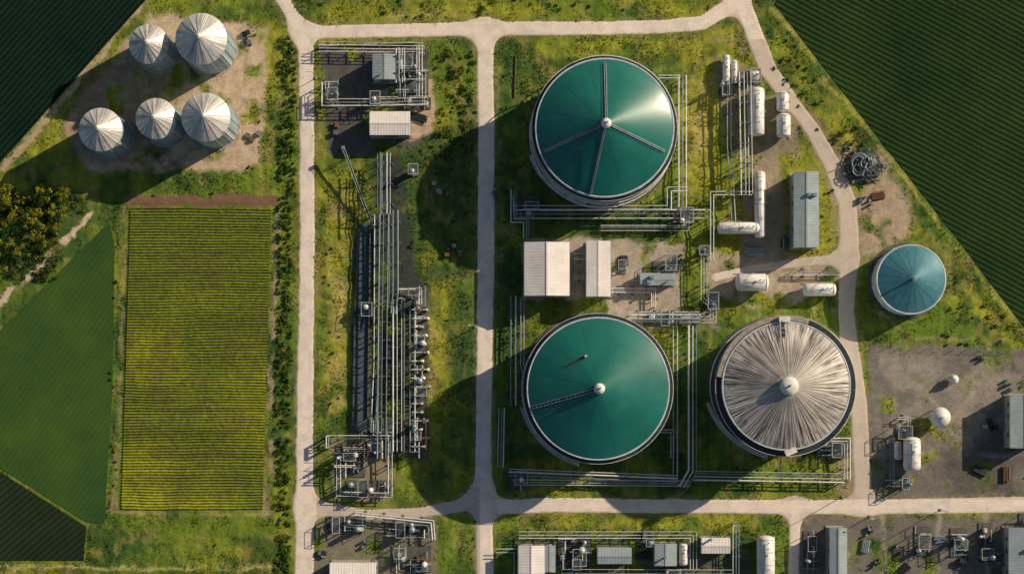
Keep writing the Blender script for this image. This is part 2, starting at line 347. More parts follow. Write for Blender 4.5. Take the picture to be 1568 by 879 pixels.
rc=lerp(rc,((PX<735)&(PX>485)&(PY>745)).astype(float)*.5,C(.36,.32,.28))
keep=(rd.reshape(-1)[F]<4).any(1)
used=np.unique(F[keep]); remap=-np.ones(nx*ny,int); remap[used]=np.arange(len(used))
Vr=np.stack([X,Y,rz],-1).reshape(-1,3)[used]
npmesh('road',Vr,remap[F[keep]],[M['road']],rc.reshape(-1,3)[used],True)
# ------------------------------------------------------------ fields
def sheet(name,pts,m,z):
    me=bpy.data.meshes.new(name); vs=[(*W(*p),z) for p in pts]; me.from_pydata(vs,[],[list(range(len(vs)))]); me.materials.append(m)
    ob=bpy.data.objects.new(name,me); scene.collection.objects.link(ob)
sheet('crop_field',fieldpolys['TR'],fieldmat('dark_crop',(.009,.030,.012),(.036,.070,.014),math.radians(28),1.15,.7,lo=.4,hi=1.8,ns=.03),.02)
sheet('crop_field',fieldpolys['TL'],fieldmat('dark_crop_b',(.003,.016,.012),(.011,.032,.015),math.radians(-48),1.15,.5,lo=.45,hi=1.6),.02)
sheet('grass_field',fieldpolys['L'],fieldmat('ley_grass',(.022,.070,.024),(.085,.15,.020),math.radians(-55),1.1,.1,lo=.88,hi=1.08,ns=.035),.02)
sheet('crop_field',fieldpolys['LL'],fieldmat('dark_crop_c',(.014,.028,.016),(.03,.055,.02),math.radians(-40),1.2,.3),.025)
rs=np.random.RandomState(3)
gx=np.linspace(0,1,160); gy=np.linspace(0,1,800)
U,Vv=np.meshgrid(gx,gy,indexing='ij'); T=1-Vv
pxL=200-14*T; pxR=415-13*T; FX=pxL+(pxR-pxL)*U; FY=319+461*T
cx=(FX-784)*S; cy=(439-FY)*S
per=.66
ph=(cy+(fbm(cx*.08,cy*.08,61)-.5)*.7)/per
row=.5+.5*np.cos(2*math.pi*ph); rown=_T[np.floor(ph+.5).astype(int)&255,7]
cz=.03+row*.22*(.5+.9*fbm(cx*1.6,cy*2,62))
mix=np.clip((fbm(cx*.07,cy*.07,63)-.42)*2.2+(T-.5)*.55,0,.75)
cc=C(.15,.18,.022)*(1-mix[...,None])+C(.32,.32,.02)*mix[...,None]
bare=np.clip((fbm(cx*.3,cy*.3,65)-.52)*5,0,.5); cc=lerp(cc,bare,C(.14,.13,.035))
cc=cc*(.6+.42*row+.28*rown)[...,None]*(.6+.8*fbm(cx*2,cy*2,64))[...,None]
n1,n2=cx.shape; ii=np.arange(n1*n2).reshape(n1,n2)
F2=np.stack([ii[:-1,:-1],ii[1:,:-1],ii[1:,1:],ii[:-1,1:]],-1).reshape(-1,4)
npmesh('vegetable_crop_field',np.stack([cx,cy,cz],-1).reshape(-1,3),F2,[M['leaf']],cc.reshape(-1,3),False)
# ------------------------------------------------------------ grass tufts
def sample(arr,x,y):
    i=np.clip(np.searchsorted(ax,x),0,nx-1); j=np.clip(np.searchsorted(ay,y),0,ny-1); return arr[i,j]
NT=260000
tx=rs.uniform(-121,121,NT); ty=rs.uniform(-69,69,NT)
g=sample(grass,tx,ty); dens=fbm(tx*.3,ty*.3,70)
k=(rs.rand(NT)<(g-.1)*np.clip((dens-.35)*3,.05,1)); tx=tx[k];ty=ty[k];g=g[k];dens=dens[k]
tc_=sample(col,tx,ty)*rs.uniform(.65,1.3,(len(tx),1)); tc_=np.clip(tc_,0,.5)
tz=sample(gz,tx,ty)
hh=rs.uniform(.06,.24,len(tx))*(.3+1.3*dens)
Vs=[];
for b in range(2):
    a=rs.uniform(0,2*math.pi,len(tx)); w=rs.uniform(.08,.22,len(tx)); le=rs.uniform(0,.35,len(tx)); la=rs.uniform(0,2*math.pi,len(tx))
    p0=np.stack([tx-np.cos(a)*w,ty-np.sin(a)*w,tz-.03],-1); p1=np.stack([tx+np.cos(a)*w,ty+np.sin(a)*w,tz-.03],-1)
    p2=np.stack([tx+np.cos(la)*le,ty+np.sin(la)*le,tz+hh],-1); Vs.append(np.stack([p0,p1,p2],1))
Vt=np.concatenate(Vs).reshape(-1,3); ct=np.repeat(np.concatenate([tc_,tc_]),3,0)
npmesh('meadow_grass',Vt,np.arange(len(Vt)).reshape(-1,3),[M['leaf']],ct)
# ------------------------------------------------------------ shrubs / trees
def leaves(cs,rad,n,cols,size):
    K=len(cs); d=rs.normal(size=(K,n,3)); d/=np.linalg.norm(d,axis=2,keepdims=True)
    r=rs.uniform(.45,1.08,(K,n,1))
    P=cs[:,None]+d*r*rad[:,None]; P[...,2]=np.maximum(P[...,2],.02)
    P=P.reshape(-1,3); m=len(P)
    nrm=d.reshape(-1,3)+rs.normal(size=(m,3))*.6; nrm/=np.linalg.norm(nrm,axis=1,keepdims=True)
    u=np.cross(nrm,rs.normal(size=(m,3))); u/=np.linalg.norm(u,axis=1,keepdims=True); v=np.cross(nrm,u)
    s=rs.uniform(.5,1.2,(m,1))*size
    Q=np.stack([P-u*s,P-v*s*.6,P+u*s,P+v*s*.6],1).reshape(-1,3)
    c=np.repeat(cols,n,0)*rs.uniform(.6,1.35,(m,1)); c=np.repeat(c,4,0)
    return Q,c
def hedge(name,strips,dens,rr=(.5,1.3),colA=C(.045,.10,.018),colB=C(.20,.22,.02),n=46,size=.2,flatk=.6,thr=.42):
    cs=[];rad=[];cl=[]
    for (x0,y0,x1,y1) in strips:
        area=(x1-x0)*(y1-y0)*S*S; 
        for i in range(int(area*dens)):
            px=rs.uniform(x0,x1);py=rs.uniform(y0,y1); x,y=W(px,py)
            if fbm(np.array([x*.15]),np.array([y*.15]),80)[0]<thr: continue
            r=rs.uniform(*rr)*rs.uniform(.6,1); cs.append((x,y,r*.35)); rad.append((r,r*rs.uniform(.7,1.2),r*flatk)); cl.append(colA+(colB-colA)*rs.rand()**1.6)
    Q,c=leaves(np.array(cs),np.array(rad),n,np.array(cl),size)
    npmesh(name,Q,np.arange(len(Q)).reshape(-1,4),[M['leaf']],c)
hedge('hedgerow',[(427,55,453,300),(425,300,447,560),(421,560,444,880)],1.2,(.35,.9),thr=.3,colA=C(.03,.085,.018),colB=C(.15,.19,.02),flatk=.7)
hedge('shrub_border',[(668,75,728,240),(640,215,700,260)],.4,(.3,.85),thr=.35)
hedge('scrub',[(0,290,90,430),(90,300,130,330)],.8,(.5,1.4),C(.02,.05,.015),C(.18,.19,.02))
hedge('roadside_shrubs',[(1230,170,1290,200),(1262,195,1320,240),(1250,290,1278,370),(1180,60,1230,120),(1195,100,1260,170)],.16,(.3,.9))
hedge('field_edge_shrubs',[(470,0,700,30),(730,0,1090,24),(1450,440,1540,530),(1390,500,1560,535)],.07,(.3,.8))
hedge('lawn_weeds',[(490,160,545,260),(490,260,520,650),(700,785,728,870),(640,480,690,680),(765,90,800,760),(1010,500,1040,730),(615,260,725,440)],.05,(.2,.5))
hedge('track_edge_weeds',[(165,400,186,780),(205,292,420,300),(380,50,400,260),(165,830,412,862)],.06,(.2,.5))
def tree_mesh(i):
    mb=MB(); r_=random.Random(i); h=r_.uniform(4,6.5)
    mb.cyl((0,0,-.1),(0,0,h*.55),.2,'bark',.12); ends=[]
    for j in range(7):
        a=j*.9+r_.random(); l=r_.uniform(1,2); e=(math.cos(a)*l,math.sin(a)*l,h*r_.uniform(.55,.9)); mb.cyl((0,0,h*r_.uniform(.25,.5)),e,.1,'bark',.03,6); ends.append(e)
    ends.append((0,0,h))
    cs=[];rad=[];cl=[]
    for e in ends:
        for q in range(3):
            c=np.array(e)+rs.normal(size=3)*.5; cs.append(c); q_=rs.uniform(.5,1.05); rad.append((q_,q_,q_*.8)); cl.append(C(.035,.075,.015) if rs.rand()<.5 else C(.27,.26,.02))
    Q,c=leaves(np.array(cs),np.array(rad),70,np.array(cl),.2)
    n0=len(mb.v); me=bpy.data.meshes.new('tree'); 
    me.from_pydata(mb.v+[tuple(q) for q in Q],[],mb.f+[[n0+4*t,n0+4*t+1,n0+4*t+2,n0+4*t+3] for t in range(len(Q)//4)])
    me.materials.append(M['bark']);me.materials.append(M['leaf'])
    me.polygons.foreach_set('material_index',[0]*len(mb.f)+[1]*(len(Q)//4))
    a=me.color_attributes.new('Col','FLOAT_COLOR','POINT'); cc=np.ones((len(me.vertices),4),np.float32); cc[:n0,:3]=.06; cc[n0:,:3]=c; a.data.foreach_set('color',cc.ravel())
    return me
tm=[tree_mesh(i) for i in range(5)]
for i,(px,py,s) in enumerate([(12,300,1),(40,312,.9),(68,300,1),(90,328,.9),(55,345,1.1),(20,345,.9),(8,372,.9),(38,385,.8),(70,372,.7),(100,300,.7),(-20,320,1.1),(85,350,.6),(60,325,.8),(28,328,.85),(5,415,.6),(1310,215,.35),(1290,205,.4),(752,6,.4),(690,85,.35),(700,110,.3),(683,200,.35)]):
    ob=bpy.data.objects.new('broadleaf_tree',tm[i%5]); x,y=W(px,py); ob.location=(x,y,0); ob.scale=(s,s,s*.8); ob.rotation_euler=(0,0,i*1.7); scene.collection.objects.link(ob)
# ------------------------------------------------------------ tanks
def ring_rail(mb,c,R,z,k,n=60):
    for zz in(.55,1.1):
        mb.lathe((c[0],c[1],z+zz),[(R-.04,-.04),(R+.04,-.04),(R+.04,.04),(R-.04,.04),(R-.04,-.04)],k,seg=n)
    for i in range(n):
        a=2*math.pi*i/n; x=c[0]+R*math.cos(a);y=c[1]+R*math.sin(a); mb.box(x,y,z+.55,.07,.07,1.1,k,a)
def truss(mb,p,q,w,k,kr,hr=1.0):
    p=np.array(p,float);q=np.array(q,float);d=q-p;l=np.linalg.norm(d);d/=l;u=np.cross(d,(0,0,1.));u/=np.linalg.norm(u)
    for s_ in(-1,1):
        mb.beam(p+u*w*s_/2,q+u*w*s_/2,.10,.16,k)
        mb.beam(p+u*w*s_/2+(0,0,hr),q+u*w*s_/2+(0,0,hr),.06,.06,kr)
    n=int(l/.9)
    for i in range(n+1):
        c=p+d*l*i/n; mb.beam(c-u*w/2,c+u*w/2,.07,.07,k)
        for s_ in(-1,1): mb.beam(c+u*w*s_/2,c+u*w*s_/2+(0,0,hr),.05,.05,kr)
    mb.beam(p+(0,0,-.02),q+(0,0,-.02),w*.5,.04,'dark')
def roofz(R,h,apex,r): 
    t=1-r/R; return h+.15+apex*(t**.95)
def round_tank(name,px,py,Rpx,h,apex,roof,wall,spokes=(),seg=96,outer=1.0,ribs=48,seams=24,cap=1.1,plinth=1.7,seammat=None,sw=.06,irr=0,low=0):
    R_=random.Random(int(px)); seammat=seammat or roof
    x,y=G(px,py,h); R=Rpx*S*(1-h/H); e=empty(name,(x,y,0)); o=(x,y,0); c=(x,y,0)
    w=MB(); w.lathe(c,[(R,0),(R,h)],wall,seg)
    for z in np.arange(1.5,h-1,2.2): w.lathe((x,y,z),[(R,-.12),(R+.12,-.12),(R+.12,.12),(R,.12)],wall,seg,smooth=False)
    for i in range(ribs):
        a=2*math.pi*i/ribs; w.box(x+(R+.07)*math.cos(a),y+(R+.07)*math.sin(a),h/2,.14,.16,h-.05,wall,a)
    w.build('tank_wall',o,e)
    p=MB(); p.lathe(c,[(R+plinth,-.2),(R+plinth,.25),(R,.25)],'concd',seg,smooth=False)
    if plinth>1: p.lathe(c,[(R+1.05,.5),(R+1.2,.65),(R+1.05,.8),(R+.9,.65),(R+1.05,.5)],'pipe',seg)
    p.build('plinth_and_ring_main',o,e)
    rf=MB(); rs_=np.linspace(R-.30,cap*.9,14)
    rf.lathe(c,[(r,roofz(R,h,apex,r)) for r in rs_],roof,seg*2)
    for i in range(seams):
        a=2*math.pi*(i+.5+(R_.uniform(-.4,.4) if irr else 0))/seams; pts=[(x+r*math.cos(a),y+r*math.sin(a),roofz(R,h,apex,r)+.01) for r in rs_[::3]]
        if irr: j0=R_.choice((0,0,0,1)); pts=pts[j0:R_.choice((3,4,5))+j0]
        for p0,p1 in zip(pts[:-1],pts[1:]): rf.beam(p0,p1,sw,.05 if irr or roof!='teal' else .02,seammat)
    rf.build('conical_roof',o,e)
    rm=MB(); rm.lathe(c,[(R+.10,h-.35),(R+.10,h+.20),(R-.06,h+.24),(R-.26,h+.2),(R-.32,h)],'tankwall',seg,smooth=False)
    rm.build('rim',o,e)
    if outer>0:
        wk=MB(); zz=h-1.6
        wk.lathe((x,y,zz),[(R+.05,0),(R+outer,0),(R+outer,-.12),(R+.05,-.12)],'dark',seg,smooth=False)
        ring_rail(wk,c,R+outer-.06,zz,'white',72)
        if low:
            for z2,o2 in ((h*.55,.9),(h*.25,1.15)):
                wk.lathe((x,y,z2),[(R+o2,0),(R+o2+.14,.14),(R+o2,.28),(R+o2-.14,.14),(R+o2,0)],'white',seg)
                for i in range(24):
                    a=2*math.pi*i/24; wk.beam((x+R*math.cos(a),y+R*math.sin(a),z2-.05),(x+(R+o2)*math.cos(a),y+(R+o2)*math.sin(a),z2-.05),.08,.08,'frame')
        for i in range(24):
            a=2*math.pi*i/24; wk.beam((x+R*math.cos(a),y+R*math.sin(a),zz-1),(x+(R+outer-.1)*math.cos(a),y+(R+outer-.1)*math.sin(a),zz-.1),.1,.1,'frame')
        n=40; a0=-2.9
        for i in range(n):
            a=a0+i/n*1.1; rr=R+outer+.5; wk.box(x+rr*math.cos(a),y+rr*math.sin(a),zz*(i+.5)/n,.9,.34,.07,'pipe',a)
            if i%3==0: wk.box(x+(rr+.45)*math.cos(a),y+(rr+.45)*math.sin(a),zz*(i+.5)/n+.5,.05,.05,1,'white',a)
        wk.build('walkway_and_stair',o,e)
    cp=MB(); zt=h+apex
    cp.lathe(c,[(cap,zt-.6),(cap,zt+.35),(cap*.92,zt+.5)],'white',24,smooth=False)
    cp.lathe(c,[(cap*.92,zt+.5),(cap*.75,zt+.8),(cap*.4,zt+1.0),(.02,zt+1.08)],'white',24)
    cp.cyl((x+.3,y+.2,zt+.9),(x+.3,y+.2,zt+1.6),.18,'pipe'); cp.cyl((x-.35,y,zt+.8),(x-.35,y,zt+1.3),.12,'dark')
    cp.build('crown_cap',o,e)
    if spokes:
        sp=MB()
        for ang,r1,wd in spokes:
            ca,sa=math.cos(math.radians(ang)),math.sin(math.radians(ang)); r0=cap; rr=R*r1
            mid=(r0+rr)/2
            P=[(x+r*ca,y+r*sa,roofz(R,h,apex,r)+.15) for r in (r0,mid,rr)]
            truss(sp,P[0],P[1],wd,'pipe2','pipe',.45); truss(sp,P[1],P[2],wd,'pipe2','pipe',.45)
        sp.build('roof_gantry',o,e)
    return e,(x,y,R)
HD=14.0
_,D1=round_tank('digester_tank',926,196,106,HD,6.6,'teal','tankwall',[(90,.93,.4),(202,.93,.4),(338,.93,.4),(258,.97,.3)],seammat='seam',seams=12,sw=.05,outer=.9,low=1)
_,D2=round_tank('digester_tank',916,595,109,HD,5.8,'teal','tankwall',[(196,.96,.6)],cap=1.2,seammat='seam',seams=12,sw=.05)
x,y,R=D2; mb=MB(); r=7.8; a=math.radians(128); hx,hy=x+r*math.cos(a),y+r*math.sin(a); z=roofz(R,HD,5.8,r)
truss(mb,(hx-2.2,hy-1.2,z-.2),(hx+2.2,hy+1.2,z+.45),.5,'frame','dark',.6); mb.cyl((hx+1.9,hy+1,z),(hx+1.9,hy+1,z+.8),.3,'pipe'); mb.build('roof_access_hatch',(hx,hy,z))
_,D3=round_tank('storage_tank',1204,591,98,HD+1,4.2,'streak','tankwall',outer=1.5,seams=110,cap=2.0,ribs=60,irr=1,sw=.09)
x,y,R=D3; mb=MB()
for i in range(44):
    a=math.radians(72+i*2.3); 
    mb.box(x+(R+.8)*math.cos(a),y+(R+.8)*math.sin(a),HD+1,1.0,.66,.12,'conc',a)
truss(mb,(x-.9,y+R-3.5,HD+2.3),(x-.9,y+R+.8,HD+1.5),1.2,'white','white'); mb.box(x-.5,y+R+.6,HD+1.7,2.4,1.2,.7,'white'); mb.box(x+.9,y-R-.3,HD+1.5,2.6,1.3,.9,'white',.4); mb.build('tank_top_platform',(x,y,12))
_,D4=round_tank('water_tank',1395,428,53,5.5,2.4,'teal2','tankwall',outer=.0,seams=20,cap=.35,ribs=30,plinth=.9)
def silo(px,py,Rpx,h):
    x,y=G(px,py,h); R=Rpx*S*(1-h/H); e=empty('grain_silo',(x,y,0)); o=(x,y,0)
    w=MB(); prof=[]
    for i,z in enumerate(np.arange(0,h,.16)): prof.append((R+(.05 if i%2 else -.03),z))
    w.lathe(o,prof,'silow',48)
    for i in range(16):
        a=2*math.pi*i/16; w.box(x+(R+.1)*math.cos(a),y+(R+.1)*math.sin(a),h/2,.14,.12,h-.1,'silow',a)
    w.lathe(o,[(R+.6,-.1),(R+.6,.2),(R,.2)],'conc',48,smooth=False); w.build('silo_wall',o,e)
    r=MB(); ap=R*.58
    r.lathe(o,[(R+.22,h-.05),(R*.55,h+ap*.5),(.5,h+ap)],'silo',72,smooth=False,mod=.03)
    for i in range(18):
        a=2*math.pi*i/18; r.beam((x+(R+.2)*math.cos(a),y+(R+.2)*math.sin(a),h+.02),(x+.5*math.cos(a),y+.5*math.sin(a),h+ap+.04),.07,.07,'silo')
    r.lathe(o,[(.55,h+ap-.1),(.55,h+ap+.3),(.02,h+ap+.55)],'white',16,smooth=False)
    ring=R*.62; r.lathe((x,y,h+ap*.42),[(ring,-.05),(ring+.08,.0),(ring,.06)],'silo',36)
    a=-2.2; r.beam((x+R*math.cos(a),y+R*math.sin(a),h+.35),(x+.6*math.cos(a),y+.6*math.sin(a),h+ap+.3),.4,.06,'pipe2')
    r.build('silo_roof',o,e)
    l=MB(); a=-.6
    for s_ in(-.25,.25): l.cyl((x+(R+.3)*math.cos(a)-s_*math.sin(a),y+(R+.3)*math.sin(a)+s_*math.cos(a),0),(x+(R+.3)*math.cos(a)-s_*math.sin(a),y+(R+.3)*math.sin(a)+s_*math.cos(a),h+.8),.05,'white',seg=6)
    for z in np.arange(.3,h,.4): l.box(x+(R+.3)*math.cos(a),y+(R+.3)*math.sin(a),z,.05,.5,.05,'white',a)
    l.build('ladder',o,e)
silo(228,68,29,10.5); silo(308,60,38,13); silo(154,199,32,11); silo(239,182,30,10.5); silo(315,180,36,12)
def sphere_tank(px,py,Rpx,leg=1.0):
    R=Rpx*S; x,y=G(px,py,R+leg); mb=MB()
    prof=[(R*math.sin(t),R+leg-R*math.cos(t)) for t in np.linspace(0.01,math.pi-.01,20)]
    mb.lathe((x,y,0),prof,'white',32); mb.lathe((x,y,R+leg),[(R+.02,-.06),(R+.12,0),(R+.02,.06)],'pipe',32)
    for i in range(6):
        a=i*math.pi/3; mb.cyl((x+R*.85*math.cos(a),y+R*.85*math.sin(a),0),(x+R*.9*math.cos(a),y+R*.9*math.sin(a),R+leg),.1,'pipe')
    mb.cyl((x,y,2*R+leg-.1),(x,y,2*R+leg+.3),.3,'pipe'); mb.cyl((x-.2*R,y,2*R+leg-.3),(x-1.3*R,y+.3,.2),.07,'pipe'); mb.build('spherical_gas_tank',(x,y,0))
sphere_tank(1440,639,15); sphere_tank(1461,581,6.5,.5)
def bullet(px0,py0,px1,py1,k='white',name='horizontal_tank'):
    w=abs(px1-px0)*S;l=abs(py1-py0)*S; vert=l>w; R=min(w,l)/2; z=R+.7
    cx,cy=G((px0+px1)/2,(py0+py1)/2,z+R*.5); L=max(w,l)/2; mb=MB()
    prof=[(.02,-L),(R*.5,-L+R*.06),(R*.85,-L+R*.2),(R,-L+R*.4),(R,L-R*.4),(R*.85,L-R*.2),(R*.5,L-R*.06),(.02,L)]
    axn='y' if vert else 'x'; mb.lathe((cx,cy,z),prof,k,28,axis=axn)
    def P(t,s_,zz): return (cx+s_,cy+t,zz) if vert else (cx+t,cy+s_,zz)
    n=max(2,int(L*2/2.6))
    for i in range(n):
        t=-L*.8+1.6*L*i/(n-1); mb.lathe(P(t,0,z),[(R+.005,-.05),(R+.05,-.05),(R+.05,.05),(R+.005,.05)],'pipe2',28,axis=axn,smooth=False)
    for t in(-L*.6,L*.6):
        q=P(t,0,z*.45); mb.box(q[0],q[1],(z-R*.5)/2,R*1.7 if vert else .35,.35 if vert else R*1.7,z-R*.5,'conc')
    q=P(L*.15,0,0); mb.cyl((q[0],q[1],z+R-.1),(q[0],q[1],z+R+.3),.28,'pipe2')
    for t in(-.45,.45,.7):
        q=P(L*t,R*.25,0); mb.cyl((q[0],q[1],z+R-.2),(q[0],q[1],z+R+.25),.1,'dark',seg=6)
    mb.pipe([P(-L*.45,0,z+R+.2),P(L*.7,0,z+R+.2)],.05,'pipe2',6)
    mb.pipe([P(-L*.9,R+.3,.3),P(L*.9,R+.3,.3)],.09,'pipe',6)
    q=P(0,R+.25,0); mb.box(q[0],q[1],(z+R)/2,.4,.4,.06,'frame'); 
    for s_ in(-.2,.2): q=P(s_,R+.1,0); mb.cyl((q[0],q[1],0),(q[0],q[1],z+R+.5),.04,'white',seg=6)
    mb.build(name,(cx,cy,0))
for b in [(1148,133,1171,208),(1190,140,1208,171),(1190,173,1211,211),(1156,262,1172,364),(1099,340,1164,358),(1127,419,1178,445),(1230,434,1281,453),(1385,669,1411,722),(1107,84,1118,131),(1160,820,1187,890),(1040,832,1053,866),(1120,92,1129,128),(1148,108,1164,124),(1556,604,1570,686),(1370,676,1381,704)]: bullet(*b,k='white' if b[0]!=1556 else 'pipe2')
# ------------------------------------------------------------ buildings
def building(name,px0,py0,px1,py1,h,roof='roofw',ridge='y',pitch=.7,wall='wall',extras=2,seed=0):
    x0,y1=G(px0,py0,h);x1,y0=G(px1,py1,h); cx,cy=(x0+x1)/2,(y0+y1)/2; w,l=x1-x0,y1-y0; o=(cx,cy,0); e=empty(name,o); R_=random.Random(seed)
    b=MB(); i=.18; b.box(cx,cy,h/2-.05,w-2*i,l-2*i,h-.1,wall)
    n=int((w-2*i)/.45)
    for j in range(n):
        xx=x0+i+(j+.5)*(w-2*i)/n
        for yy in(y0+i-.02,y1-i+.02): b.box(xx,yy,h/2-.05,.12,.06,h-.12,wall)
    n=int((l-2*i)/.45)
    for j in range(n):
        yy=y0+i+(j+.5)*(l-2*i)/n
        for xx in(x0+i-.02,x1-i+.02): b.box(xx,yy,h/2-.05,.06,.12,h-.12,wall)
    b.box(cx,cy,.1,w+.3,l+.3,.24,'conc'); b.build('walls',o,e)
    r=MB(); 
    if ridge=='y': q=[(x0,y0,h),(cx,y0,h+pitch),(x1,y0,h),(x0,y1,h),(cx,y1,h+pitch),(x1,y1,h)]
    else: q=[(x0,y0,h),(x0,cy,h+pitch),(x0,y1,h),(x1,y0,h),(x1,cy,h+pitch),(x1,y1,h)]
    lo=[(a,bb,c-.14) for a,bb,c in q]
    r.add(q+lo,[(0,1,4,3),(1,2,5,4),(6,9,10,7),(7,10,11,8),(0,6,7,1),(1,7,8,2),(3,4,10,9),(4,5,11,10),(0,3,9,6),(2,8,11,5)],roof)
    if ridge=='y':
        n=max(4,int(l/.6))
        for j in range(n):
            yy=y0+(j+.5)*l/n
            r.beam((x0,yy,h+.01),(cx-.03,yy,h+pitch+.01),.1,.05,roof); r.beam((x1,yy,h+.01),(cx+.03,yy,h+pitch+.01),.1,.05,roof)
        r.beam((cx,y0-.03,h+pitch+.03),(cx,y1+.03,h+pitch+.03),.4,.07,roof)
    else:
        n=max(4,int(w/.6))
        for j in range(n):
            xx=x0+(j+.5)*w/n
            r.beam((xx,y0,h+.01),(xx,cy-.03,h+pitch+.01),.1,.05,roof); r.beam((xx,y1,h+.01),(xx,cy+.03,h+pitch+.01),.1,.05,roof)
        r.beam((x0-.03,cy,h+pitch+.03),(x1+.03,cy,h+pitch+.03),.4,.07,roof)
    for xx in (x0-.06,x1+.06) if ridge=='y' else (): r.box(xx,cy,h-.08,.14,l-.1,.14,'pipe2')
    r.build('roof',o,e)
    d=MB(); d.box(cx,y0+i-.06,1.5,min(3,w*.4),.08,2.9,'door'); d.box(cx+w*.34,y0+i-.06,h*.55,min(1.1,w*.15),.08,.9,'glass')
    for t in(-.25,.1,.3): d.box(x0+i-.06,cy+l*t,h*.55,.08,1.0,.9,'glass'); d.box(x1-i+.06,cy+l*t,h*.55,.08,1.0,.9,'glass')
    d.build('doors_and_windows',o,e)
    v=MB()
    for j in range(extras):
        vx=cx+w*R_.uniform(-.35,.35);vy=cy+l*R_.uniform(-.4,.4)
        if R_.random()<.5: v.cyl((vx,vy,h),(vx,vy,h+1.1),.22,'pipe2'); v.cyl((vx,vy,h+1.1),(vx,vy,h+1.25),.34,'pipe2')
        else: v.box(vx,vy,h+.6,.9,.7,.8,'pipe2')
    if extras: v.build('roof_vents',o,e)
building('process_hall',803,371,872,453,6,pitch=1.1,extras=0,seed=1)
building('equipment_shed',898,369,935,454,5.5,pitch=.3,extras=0,seed=2)
building('control_building',566,171,628,207,4.5,ridge='x',pitch=.4,extras=0,seed=3)
building('pump_house',571,83,607,122,4.5,roof='roofg',pitch=.4,extras=1,seed=4)
building('metal_warehouse',1216,263,1254,379,6,roof='roofg',pitch=.45,extras=2,seed=5)
building('compressor_building',794,835,834,878,4,roof='roofw',pitch=.5,extras=0,seed=6)
building('storage_shed',915,838,967,863,3.5,roof='roofg',ridge='x',pitch=.3,extras=0,seed=7)
building('storage_shed',1074,823,1118,847,3.5,roof='roofw',ridge='x',pitch=.3,extras=1,seed=8)
building('storage_shed',1003,832,1036,866,3.5,roof='roofg',pitch=.3,extras=1,seed=9)
building('metal_warehouse',1271,808,1297,900,5,roof='roofg',pitch=.4,extras=0,seed=10)
building('office_building',505,861,576,905,5,ridge='x',pitch=.5,extras=2,seed=11)
building('metal_warehouse',1545,808,1600,900,5,roof='roofg',pitch=.5,extras=1,seed=12)
building('generator_container',980,418,1034,437,3,roof='roofg',ridge='x',pitch=.15,extras=3,seed=13)
building('site_cabin',834,835,850,876,2.6,roof='roofg',pitch=.15,extras=0,seed=14)
building('chemical_store',1547,604,1590,686,5,roof='roofg',pitch=.3,extras=1,seed=15)
# ------------------------------------------------------------ pipe racks
def offset(pts,d):
    out=[];n=len(pts)
    for i in range(n):
        a=pts[max(i-1,0)];b=pts[i];c=pts[min(i+1,n-1)]
        def nr(p,q):
            dx,dy=q[0]-p[0],q[1]-p[1];l=math.hypot(dx,dy) or 1; return (-dy/l,dx/l)
        n1=nr(a,b) if i>0 else nr(b,c); n2=nr(b,c) if i<n-1 else n1
        mx,my=n1[0]+n2[0],n1[1]+n2[1]; q=mx*mx+my*my
        if q<.2: mx,my=n1; k_=1
        else: k_=2/q
        out.append((b[0]+mx*k_*d,b[1]+my*k_*d))
    return out
def rack(path,n=4,sp=.7,z=2.2,r=.14,sup=4.5,mats=('pipe','white','pipe','pipe2','white'),tier=False,name='pipe_rack',seed=0):
    R_=random.Random(seed+len(path)*7+int(path[0][0])); P=[W(*p) for p in path]; mb=MB(); wd=(n-1)*sp; r*=.8
    for i in range(n):
        q=offset(P,(i-(n-1)/2+R_.uniform(-.15,.15))*sp); rr=r*R_.choice((.6,.9,1,1.5)); zz=z+rr
        pts=[(a,b,zz) for a,b in q]; pts=[(pts[0][0],pts[0][1],.1)]+pts+[(pts[-1][0],pts[-1][1],.1)] if R_.random()<.5 else pts
        mb.pipe(pts,rr,R_.choice(mats),8,flange=R_.choice((0,3.1,5.3)))
    if tier:
        for i in range(max(2,n//2)):
            q=offset(P,(i-(n//2-1)/2)*sp*1.7); rr=r*R_.choice((.8,1.2)); mb.pipe([(a,b,z+1.6+rr) for a,b in q],rr,R_.choice(mats),8,flange=4.3)
    for a,b in zip(P[:-1],P[1:]):
        dx,dy=b[0]-a[0],b[1]-a[1];l=math.hypot(dx,dy)
        if l<1.5: continue
        dx/=l;dy/=l; m=max(1,int(l/sup))
        for i in range(m):
            t=(i+.5)*l/m; cx_,cy_=a[0]+dx*t,a[1]+dy*t; hw=wd/2+.35; e1=(cx_-dy*hw,cy_+dx*hw);e2=(cx_+dy*hw,cy_-dx*hw)
            mb.beam((*e1,z-.1),(*e2,z-.1),.18,.2,'frame')
            top=z+1.6 if tier else z-.1
            if tier: mb.beam((*e1,top-.1),(*e2,top-.1),.18,.2,'frame')
            for e in(e1,e2): mb.beam((*e,0),(*e,top),.16,.16,'frame'); mb.box(e[0],e[1],.08,.5,.5,.2,'concd')
    x,y=P[0]; mb.build(name,(x,y,0))
rack([(787,330),(1085,330)],3,.9,2.0,.16,4.5,seed=1)
rack([(787,293),(787,338),(806,338),(806,366)],3,.6,2.8,.13,3,seed=2)
rack([(800,320),(1022,320),(1022,292),(1050,292)],2,.9,3.3,.13,6,seed=3)
rack([(920,350),(1050,350),(1050,332)],3,.6,1.2,.1,4,seed=4)
rack([(1044,118),(1044,318)],3,.8,1.6,.12,4,seed=5)
rack([(1008,120),(1040,120)],2,.6,1.6,.1,3,seed=6)
rack([(1115,130),(1115,225),(1122,345)],2,1.0,2.0,.14,4,seed=7)
rack([(1135,115),(1138,300)],3,.9,3.0,.14,4,tier=True,seed=8)
rack([(1148,298),(1088,298),(1088,400)],2,.7,2.6,.15,4,seed=9)
